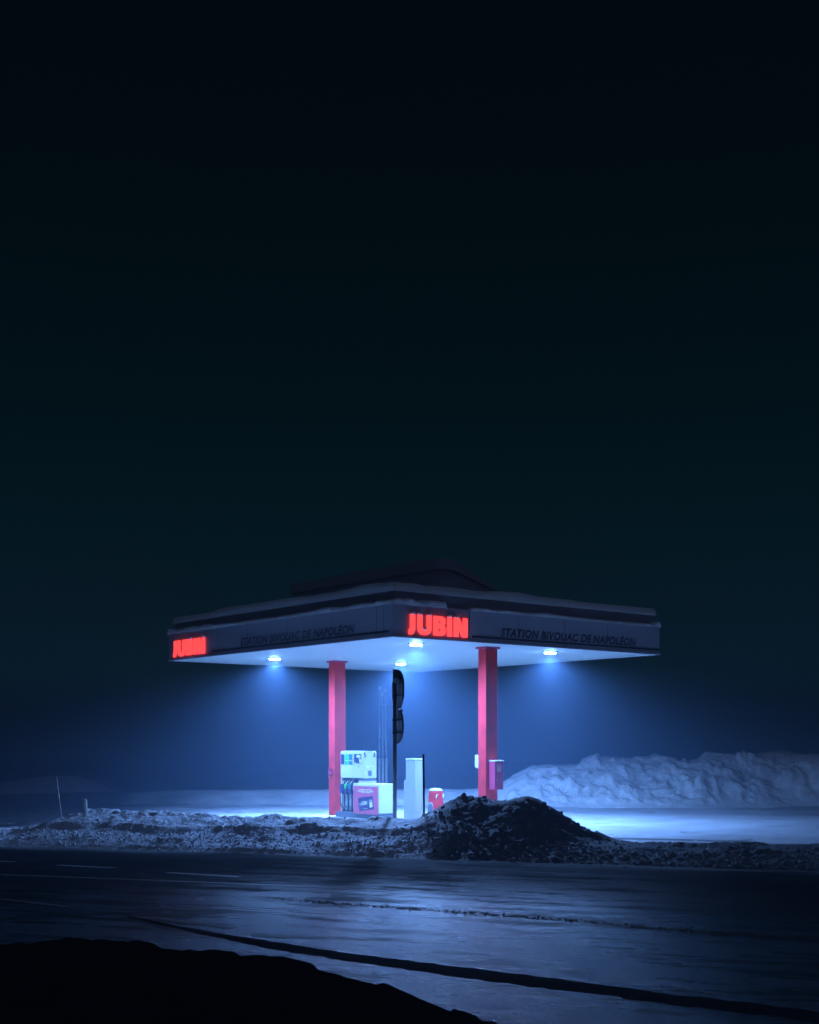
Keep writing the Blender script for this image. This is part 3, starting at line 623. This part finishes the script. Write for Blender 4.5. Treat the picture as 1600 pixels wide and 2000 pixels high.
for (a, b_, c, d) in [(696.8, 702.8, 1475, 1479.6), (703.6, 705.2, 1476, 1479), (701.2, 704, 1481, 1482), (702, 705.4, 1483, 1489.5), (693, 695.5, 1489, 1490)]: onleft('readout', a, b_, c, d, VF - .008, 'lcd', dsp, .002)
onleft('key_lock', 690, 691, 1481, 1483, VF, 'band', cabn, .006); onleft('key_lock', 700.3, 702, 1496.4, 1498.4, VF, 'band', cabn, .006)
for a in (690.0,): onleft('seam', a - .2, a + .2, 1471, 1518, VF, 'grey', cabn, .002)
onleft('seam', 690.2, 710, 1494.2, 1494.6, VF, 'grey', cabn, .002)
def num(ch, pxc, pyc, u, cap, parent, mt='letter'):
    me, co = curve_text_mesh(ch, cap * .62, cap, 0, .035, 0); vc = vat(pxc, u); z = zat(pyc, vc, u)
    mesh_obj('number', place(me, co, lambda x, y, zz: (vc - v0 - cap * .27 + x, u - u0 - .003, z - cap / 2 + y)), M[mt], parent)
num('5', 712.6, 1474.2, UR, .125, cabn); num('6', 731.2, 1474.2, UR, .125, cabn)
onright('notice', 715.5, 722, 1495, 1500.5, UR, 'lcd', cabn, .003); onright('notice', 724, 730, 1495, 1500.5, UR, 'lcd', cabn, .003)
for a in (724.2, 726.4): onright('pictogram', a, a + 1.3, 1498, 1500.2, UR - .003, 'band', cabn, .002)
onright('label_plate', 719.2, 726, 1505.2, 1515.6, UR, 'band', cabn, .004)
# red poster
rp = onleft('red_panel', 690.8, 739.0, 1535.8, 1590, 3.10, 'poster', lowb, .006)
def prect(name, pts, m, th, dv):            # free quad on the poster given in photo coordinates
    ps = [(uat(x, 3.1), zat(y, 3.1, uat(x, 3.1))) for x, y in pts]; v = 3.1 - dv
    vs = [(v - v0, a - u0, z) for a, z in ps] + [(v - th - v0, a - u0, z) for a, z in ps]; k = len(ps)
    fs = [tuple(range(k))[::-1], tuple(range(k, 2 * k))] + [(i, (i + 1) % k, (i + 1) % k + k, i + k) for i in range(k)]
    o = pyd(name, vs, fs, M[m], rp); bmx = bmesh.new(); bmx.from_mesh(o.data); bmesh.ops.recalc_face_normals(bmx, faces=bmx.faces); bmx.to_mesh(o.data); bmx.free(); return o
card = prect('card_picture', [(700.3, 1558.6), (728.2, 1554.6), (730.5, 1580.5), (702.6, 1584)], 'navy', .002, .0065)
prect('device_picture', [(722, 1562.5), (727, 1562), (728.8, 1575.5), (724, 1578.2), (722.6, 1576)], 'lcd', .002, .009)
prect('device_screen', [(723, 1563.5), (726, 1563.2), (726.3, 1566), (723.3, 1566.3)], 'navy', .002, .0115)
prect('swoosh', [(706, 1580.4), (718.5, 1578), (717, 1579.4)], 'lcd', .002, .009)
prect('arrow_mark', [(702.5, 1570.5), (704.8, 1568.2), (705, 1572.6)], 'lcd', .002, .009)
me, co = curve_text_mesh('JUBIN', .26, .10, 0, .04, 0)
ua_, za_ = uat(706.6, 3.1), zat(1572.4, 3.1, uat(706.6, 3.1))
mesh_obj('card_word', place(me, co, lambda x, y, z: (-.0115, ua_ - u0 - x, za_ + y + x * .10)), M['lcd'], rp)
random.seed(3)
for (x0, x1, y) in [(702.4, 727.6, 1542.0), (699.4, 730, 1545.0), (706.6, 723.6, 1547.8)]:      # three printed lines, too small to read
    x = x0; yb = y
    while x < x1 - .8:
        wl = random.uniform(.75, 1.25); sl = (x - x0) * .04
        if random.random() > .14:
            prect('print_mark', [(x, yb - 1.0 + sl), (x + wl * .8, yb - 1.0 + sl), (x + wl * .8, yb + .85 + sl), (x, yb + .85 + sl)], 'lcd', .0015, .0065)
        x += wl
# nozzles and hoses
for k, (px, mk) in enumerate([(668.3, 'navy'), (675.8, 'green'), (683.6, 'blue')]):
    uc = uat(px, VF + .03) - u0; vc = VF - v0 + .03
    nz_ = bmesh.new()
    add_box(nz_, vc - .035, vc + .035, uc - .035, uc + .055, .84, .98, .02, 2)
    o = bm_obj('nozzle', nz_, M[mk], pump, True)
    bm = bmesh.new(); add_tube(bm, [(vc, uc - .01, .96), (vc + .01, uc - .04, 1.02), (vc + .035, uc - .08, 1.08)], .013, 8, .010); bm_obj('spout', bm, M['lcd'], o, True)
    bm = bmesh.new(); add_tube(bm, [(vc - .01, uc + .05, .95), (vc - .02, uc + .10, .88), (vc - .02, uc + .08, .78), (vc - .01, uc + .03, .74)], .016, 8); add_box(bm, vc - .03, vc + .03, uc - .06, uc + .05, .72, .85, .015); bm_obj('lever_guard', bm, M['navy'], o, True)
    pts = [Vector((vc - .01, uc + .03, .78)), Vector((vc - .015, uc + .05, .62)), Vector((vc - .02, uc + .05, .50)), Vector((vc - .03, uc - .0, .38)), Vector((vc - .01, uc - .12, .28)), Vector((vc + .03, uc - .20, .23)), Vector((vc + .06, uc - .215, .22))]
    sm = []
    for i in range(len(pts) - 1):
        p0, p1, p2, p3 = pts[max(i - 1, 0)], pts[i], pts[i + 1], pts[min(i + 2, len(pts) - 1)]
        for j in range(5):
            s = j / 5; sm.append(.5 * ((2 * p1) + (-p0 + p2) * s + (2 * p0 - 5 * p1 + 4 * p2 - p3) * s * s + (-p0 + 3 * p1 - 3 * p2 + p3) * s ** 3))
    bm = bmesh.new(); add_tube(bm, sm + [pts[-1]], .0155, 8); bm_obj('hose', bm, M['rubber'], pump, True)
    bm = bmesh.new(); add_tube(bm, [(vc + .055, uc - .21, .22), (vc + .055, uc - .21, .75)], .014, 8); bm_obj('hose_riser', bm, M['rubber'], pump, True)
    pb('divider', VF + .05, VF + .09, u0 + uc - .125, u0 + uc - .115, .80, 1.148, 'grey')

# ---------------------------------------------------------------- service cabinet, litter bin
cb = station_thing('service_cabinet', 'tall pale metal cabinet with a lower box attached, beside the thin dark post', 'cabinet', 3.3, 3.27)
bm = bmesh.new(); add_box(bm, 0, .31, 0, .385, 0, 1.66, .006); body = bm_obj('body', bm, M['grey'], cb)
bm = bmesh.new(); add_box(bm, -.012, .322, -.012, .397, 1.661, 1.69, .01); bm_obj('lid', bm, M['grey'], cb)
bm = bmesh.new(); add_box(bm, -.004, .314, -.002, .385, 1.69, 1.712, .01); bm_obj('snow_cap', bm, M['snow'], cb)
bm = bmesh.new(); add_box(bm, .03, .30, .386, .51, 0, 1.13, .008); bm_obj('side_box', bm, M['grey'], cb)
bm = bmesh.new(); add_box(bm, .03, .28, -.004, -.0005, .1, 1.6, 0); bm_obj('door', bm, M['grey'], cb)
bm = bmesh.new(); add_box(bm, -.003, -.0005, .03, .355, .1, 1.6, 0); bm_obj('side_cover', bm, M['grey'], cb)
bn = station_thing('litter_bin', 'round-topped red litter bin with a grey arched hatch, half behind the dark mound', 'litter bin', 3.55, 2.72)
def rsq(hw, z, n=40, p=3.6):
    return [(math.copysign(abs(math.cos(t)) ** (2 / p), math.cos(t)) * hw, math.copysign(abs(math.sin(t)) ** (2 / p), math.sin(t)) * hw, z) for t in [k * 2 * math.pi / n for k in range(n)]]
def loft(bm, rings):
    R = [[bm.verts.new(p) for p in r] for r in rings]; n_ = len(R[0])
    for A, B in zip(R, R[1:]):
        for k in range(n_): bm.faces.new((A[k], A[(k + 1) % n_], B[(k + 1) % n_], B[k]))
    bm.faces.new(R[0][::-1]); bm.faces.new(R[-1])
bm = bmesh.new(); loft(bm, [rsq(.190, 0), rsq(.188, .1), rsq(.175, .45), rsq(.158, .82), rsq(.150, .875)]); bb = bm_obj('body', bm, M['red'], bn, True)
bm = bmesh.new(); loft(bm, [rsq(.153, .876), rsq(.150, .895), rsq(.125, .925), rsq(.07, .945), rsq(.02, .95)]); bm_obj('snow_cap', bm, M['snow'], bn, True)
def bin_patch(name, pts, face, m, th=.006):
    def hw(z): return .190 - .036 * (z / .82)
    vs = []
    for off in (0.001, th):
        for a, z in pts:
            h = hw(z) + off
            if abs(a) > .11: h -= (abs(a) - .11) * .45
            vs.append((-h, a, z) if face == 'l' else (a, -h, z))
    k = len(pts); fs = [tuple(range(k, 2 * k))] + [(i, (i + 1) % k, (i + 1) % k + k, i + k) for i in range(k)]
    o = pyd(name, vs, fs, M[m], bb); bmx = bmesh.new(); bmx.from_mesh(o.data); bmesh.ops.recalc_face_normals(bmx, faces=bmx.faces); bmx.to_mesh(o.data); bmx.free()
bin_patch('hatch', [(-.10, .04), (.12, .04), (.12, .46)] + arc(.01, .46, .11, .13, 0, 180, 10) + [(-.10, .46)], 'l', 'grey')
bin_patch('hatch_frame', [(-.085, .10), (.10, .10), (.10, .44)] + arc(.008, .44, .092, .11, 0, 180, 10) + [(-.085, .44)], 'l', 'band', .010)
bin_patch('opening', [(-.13, .70), (.14, .70), (.15, .80), (-.09, .80), (-.13, .76)], 'r', 'lcd'); bin_patch('slot', [(-.13, .655), (.14, .66), (.14, .70), (-.13, .695)], 'r', 'band', .007)

# ---------------------------------------------------------------- boxes on the right column
mb = station_thing('meter_box', 'dull red box with white pictograms hung on the right column, snow on its lid', 'utility box', 3.62, .54)
bm = bmesh.new(); add_box(bm, 0, .275, 0, .218, .96, 1.655, .006); x_ = bm_obj('housing', bm, M['redbox'], mb)
bm = bmesh.new(); add_box(bm, -.012, .29, -.012, .218, 1.656, 1.685, .008); bm_obj('snow_lid', bm, M['snow'], mb)
bm = bmesh.new(); add_box(bm, .02, .255, -.005, -.0005, .99, 1.63); d_ = bm_obj('door', bm, M['redbox'], mb)
bm = bmesh.new()
fr = (.075, .195, 1.40, 1.59)
add_box(bm, fr[0], fr[1], -.009, -.0055, fr[2], fr[2] + .008); add_box(bm, fr[0], fr[1], -.009, -.0055, fr[3] - .008, fr[3]); add_box(bm, fr[0], fr[0] + .008, -.009, -.0055, fr[2] + .008, fr[3] - .008); add_box(bm, fr[1] - .008, fr[1], -.009, -.0055, fr[2] + .008, fr[3] - .008)
for a, h in ((.098, .1), (.15, .115)):
    add_box(bm, a, a + .022, -.009, -.0055, 1.42, 1.42 + h); add_box(bm, a - .006, a + .016, -.010, -.0055, 1.425 + h, 1.448 + h, .002)
bm_obj('pictogram', bm, M['lcd'], d_)
bm = bmesh.new(); add_box(bm, .05, .064, -.018, -.0055, 1.19, 1.215, .003); bm_obj('lock', bm, M['lcd'], d_)
wb = station_thing('paper_dispenser', 'white box with slanted lower edge fixed to the back of the right column', 'dispenser box', 3.55, 1.052)
bm = bmesh.new(); add_box(bm, 0, .30, 0, .165, 1.50, 1.815, .02, 3)
for v in bm.verts:
    if v.co.z < 1.6 and v.co.y < .08: v.co.z -= .035
bm_obj('housing', bm, M['white'], wb)
bm = bmesh.new(); add_box(bm, .06, .24, .166, .170, 1.56, 1.62); bm_obj('slot', bm, M['band'], wb)

# ---------------------------------------------------------------- vent pipes
vx, vy = (748 - 800) / F * 46.5, 46.5
vp = thing('vent_pipes', 'three tall tank vent pipes with pale lower sleeves fading in the fog', 'vent pipes', (vx, vy, 0), 0)
for k, dx in enumerate((-.125, .0, .125)):
    zt = (4.10, 3.86, 4.00)[k]
    bm = bmesh.new(); add_tube(bm, [(dx, 0, 1.6), (dx * .8 - .02, 0, zt)], .026, 10); p = bm_obj('pipe', bm, M['grey'], vp, True)
    bm = bmesh.new(); add_tube(bm, [(dx, 0, 0), (dx, 0, 1.62)], .043, 12); bm_obj('sleeve', bm, M['white'], vp, True)
    bm = bmesh.new(); add_lathe(bm, [(.02, zt - .02), (.06, zt), (.065, zt + .05), (.045, zt + .10), (.012, zt + .12)], dx * .8 - .02, 0, 14); bm_obj('cowl', bm, M['white'], p, True)
for z, h in ((2.38, .05), (3.50, .05), (4.0 - .02, .06)):
    bm = bmesh.new(); add_box(bm, -.165, .165, -.05, -.027, z, z + h, .004); bm_obj('bracket', bm, M['grey'], vp)

# ---------------------------------------------------------------- road sign post
px_, py_ = -.305, 26.9
sp = thing('road_sign_post', 'dark sign post with an octagonal and a round sign seen from behind', 'sign post', (px_, py_, 0), 0)
bm = bmesh.new(); add_tube(bm, [(0, 0, .2), (0, 0, 2.0), (.0, 0, 3.62)], .042, 16); bm_obj('pole', bm, M['pole'], sp, True)
aw = math.radians(-74); wx, wy = math.cos(aw), math.sin(aw); nx_, ny_ = -wy * -1, wx * -1      # in-plane direction; normal away from the pole side
nrm = Vector((.957, .29, 0)); wv_ = Vector((.29, -.957, 0)); cen = nrm * .075
def plate(name, outline, zc, th, m, parent, off=0.0):
    vs = []
    for d in (0, th):
        for a, z in outline: vs.append(tuple(cen + wv_ * a + nrm * (d + off) + Vector((0, 0, zc + z))))
    k = len(outline); fs = [tuple(range(k)), tuple(range(k, 2 * k))[::-1]] + [(i, i + k, (i + 1) % k + k, (i + 1) % k) for i in range(k)]
    o = pyd(name, vs, fs, M[m], parent); bmx = bmesh.new(); bmx.from_mesh(o.data); bmesh.ops.recalc_face_normals(bmx, faces=bmx.faces); bmx.to_mesh(o.data); bmx.free(); return o
oc = lambda r: [(r * math.cos(math.radians(22.5 + 45 * k)) / math.cos(math.radians(22.5)), r * math.sin(math.radians(22.5 + 45 * k)) / math.cos(math.radians(22.5))) for k in range(8)]
ci = lambda r: [(r * math.cos(math.radians(9 * k)), r * math.sin(math.radians(9 * k))) for k in range(40)]
zo = EYE - (1347.5 - HZ) / F * py_; zr = EYE - (1418.5 - HZ) / F * py_
s1 = plate('octagonal_sign', oc(.385), zo, .02, 'signback', sp); s2 = plate('round_sign', ci(.355), zr, .02, 'signback', sp)
def rimof(o, outf, r, zc):
    bm = bmesh.new(); pts = [tuple(cen + wv_ * a - nrm * .008 + Vector((0, 0, zc + z))) for a, z in outf(r - .008)]; add_tube(bm, pts + [pts[0]], .016, 6); bm_obj('rim', bm, M['dark'], o)
rimof(s1, oc, .385, zo); rimof(s2, ci, .355, zr)
for z, o in ((zo + .13, s1), (zo - .11, s1), (zr + .13, s2), (zr - .13, s2)):
    bm = bmesh.new(); a, b_ = cen - wv_ * .27 - nrm * .02, cen + wv_ * .27 - nrm * .02
    add_tube(bm, [a + Vector((0, 0, z)), b_ + Vector((0, 0, z))], .018, 6); add_lathe(bm, [(.044, z - .022), (.055, z - .02), (.055, z + .02), (.044, z + .022)], 0, 0, 14); bm_obj('bracket', bm, M['dark'], o)
def blob(name, c, r, m, parent, seed=0, sub=4, amp=.16):
    bm = bmesh.new(); bmesh.ops.create_icosphere(bm, subdivisions=sub, radius=1)
    for v in bm.verts:
        q = 1 + amp * float(fbm(np.array(v.co.x * 1.6 + seed), np.array(v.co.y * 1.6), 3, z=v.co.z * 1.6))
        v.co = Vector(c) + Vector((v.co.x * r[0] * q, v.co.y * r[1] * q, v.co.z * r[2] * q))
    return bm_obj(name, bm, M[m], parent, True)
zt = EYE - (1322 - HZ) / F * py_
blob('snow_clump', (.068, -.05, zt - .02), (.112, .22, .16), 'dirt_snow', s1, 2)
blob('snow_clump', (.14, -.25, EYE - (1388.5 - HZ) / F * py_), (.03, .10, .035), 'dirt_snow', s2, 5, 3)
# thin dark post
tp = thing('marker_post', 'thin dark marker post standing in the bank beside the tall cabinet', 'post', (.285, 26.6, 0), 0)
bm = bmesh.new(); add_tube(bm, [(.018, 0, .1), (0.0, 0, 1.855)], .024, 10); bm_obj('shaft', bm, M['dark'], tp, True)
bm = bmesh.new(); add_tube(bm, [(0.0, 0, 1.855), (0, 0, 1.868)], .026, 10); bm_obj('cap', bm, M['dark'], tp, True)
# snow stake and snow-plastered bollard
sx_ = lambda px, y: (px - 800) / F * y
Yk = 28.0
sk = thing('snow_stake', 'thin leaning snow stake at the left end of the bank', 'snow stake', (sx_(123, Yk), Yk, 0), 0)
bm = bmesh.new(); add_tube(bm, [(.01, 0, .15), (-.145, 0, EYE - (1517 - HZ) / F * Yk)], .021, 8, .016); bm_obj('shaft', bm, M['stake'], sk, True)
bd = thing('bollard', 'short post plastered with snow on the left part of the bank', 'bollard', (sx_(166, Yk), Yk, 0), 0)
bm = bmesh.new(); add_tube(bm, [(0, 0, .2), (-.005, 0, .84)], .038, 12); bm_obj('post', bm, M['band'], bd, True)
bm = bmesh.new(); pr = []
for i in range(26):
    z = .40 + i * .018; pr.append((.008 - .01 * math.sin(i * .4), -.012, z))
add_tube(bm, pr, .046, 14, .042)
for v in bm.verts: v.co += Vector((float(vnoise(v.co.x * 30, v.co.z * 22)), float(vnoise(v.co.z * 25, v.co.y * 30)), 0)) * .008
bmesh.ops.create_icosphere(bm, subdivisions=3, radius=.042, matrix=Matrix.Translation((-.0, -.01, .86)))
bm_obj('snow_crust', bm, M['snow'], bd, True)

# pump island kerb
isl = pyd('pump_island', [], [], None); bpy.data.objects.remove(isl)
bm = bmesh.new(); add_box(bm, 3.0, 4.15, .4, 8.0, -.02, .05, .03, 2)
o = bm_obj('pump_island', bm, M['snow']); x, y = W(0, 0); o.location = (x, y, 0); o.rotation_euler = (0, 0, TH); o['kind'] = 'structure'

# ---------------------------------------------------------------- haze
bm = bmesh.new(); add_box(bm, -190, 190, -30, 210, -1.2, 7.6)
hz = bm_obj('haze', bm, None); hz['kind'] = 'stuff'; hz['label'] = 'blue night fog glowing around the lit canopy'; hz['category'] = 'haze'
m = bpy.data.materials.new('haze'); m.use_nodes = True; m.node_tree.nodes.clear()
o_ = m.node_tree.nodes.new('ShaderNodeOutputMaterial'); v_ = m.node_tree.nodes.new('ShaderNodeVolumePrincipled')
v_.inputs['Color'].default_value = (*HAZE_COL, 1); v_.inputs['Density'].default_value = HAZE_D; v_.inputs['Anisotropy'].default_value = HAZE_G
m.node_tree.links.new(v_.outputs[0], o_.inputs['Volume']); hz.data.materials.append(m)
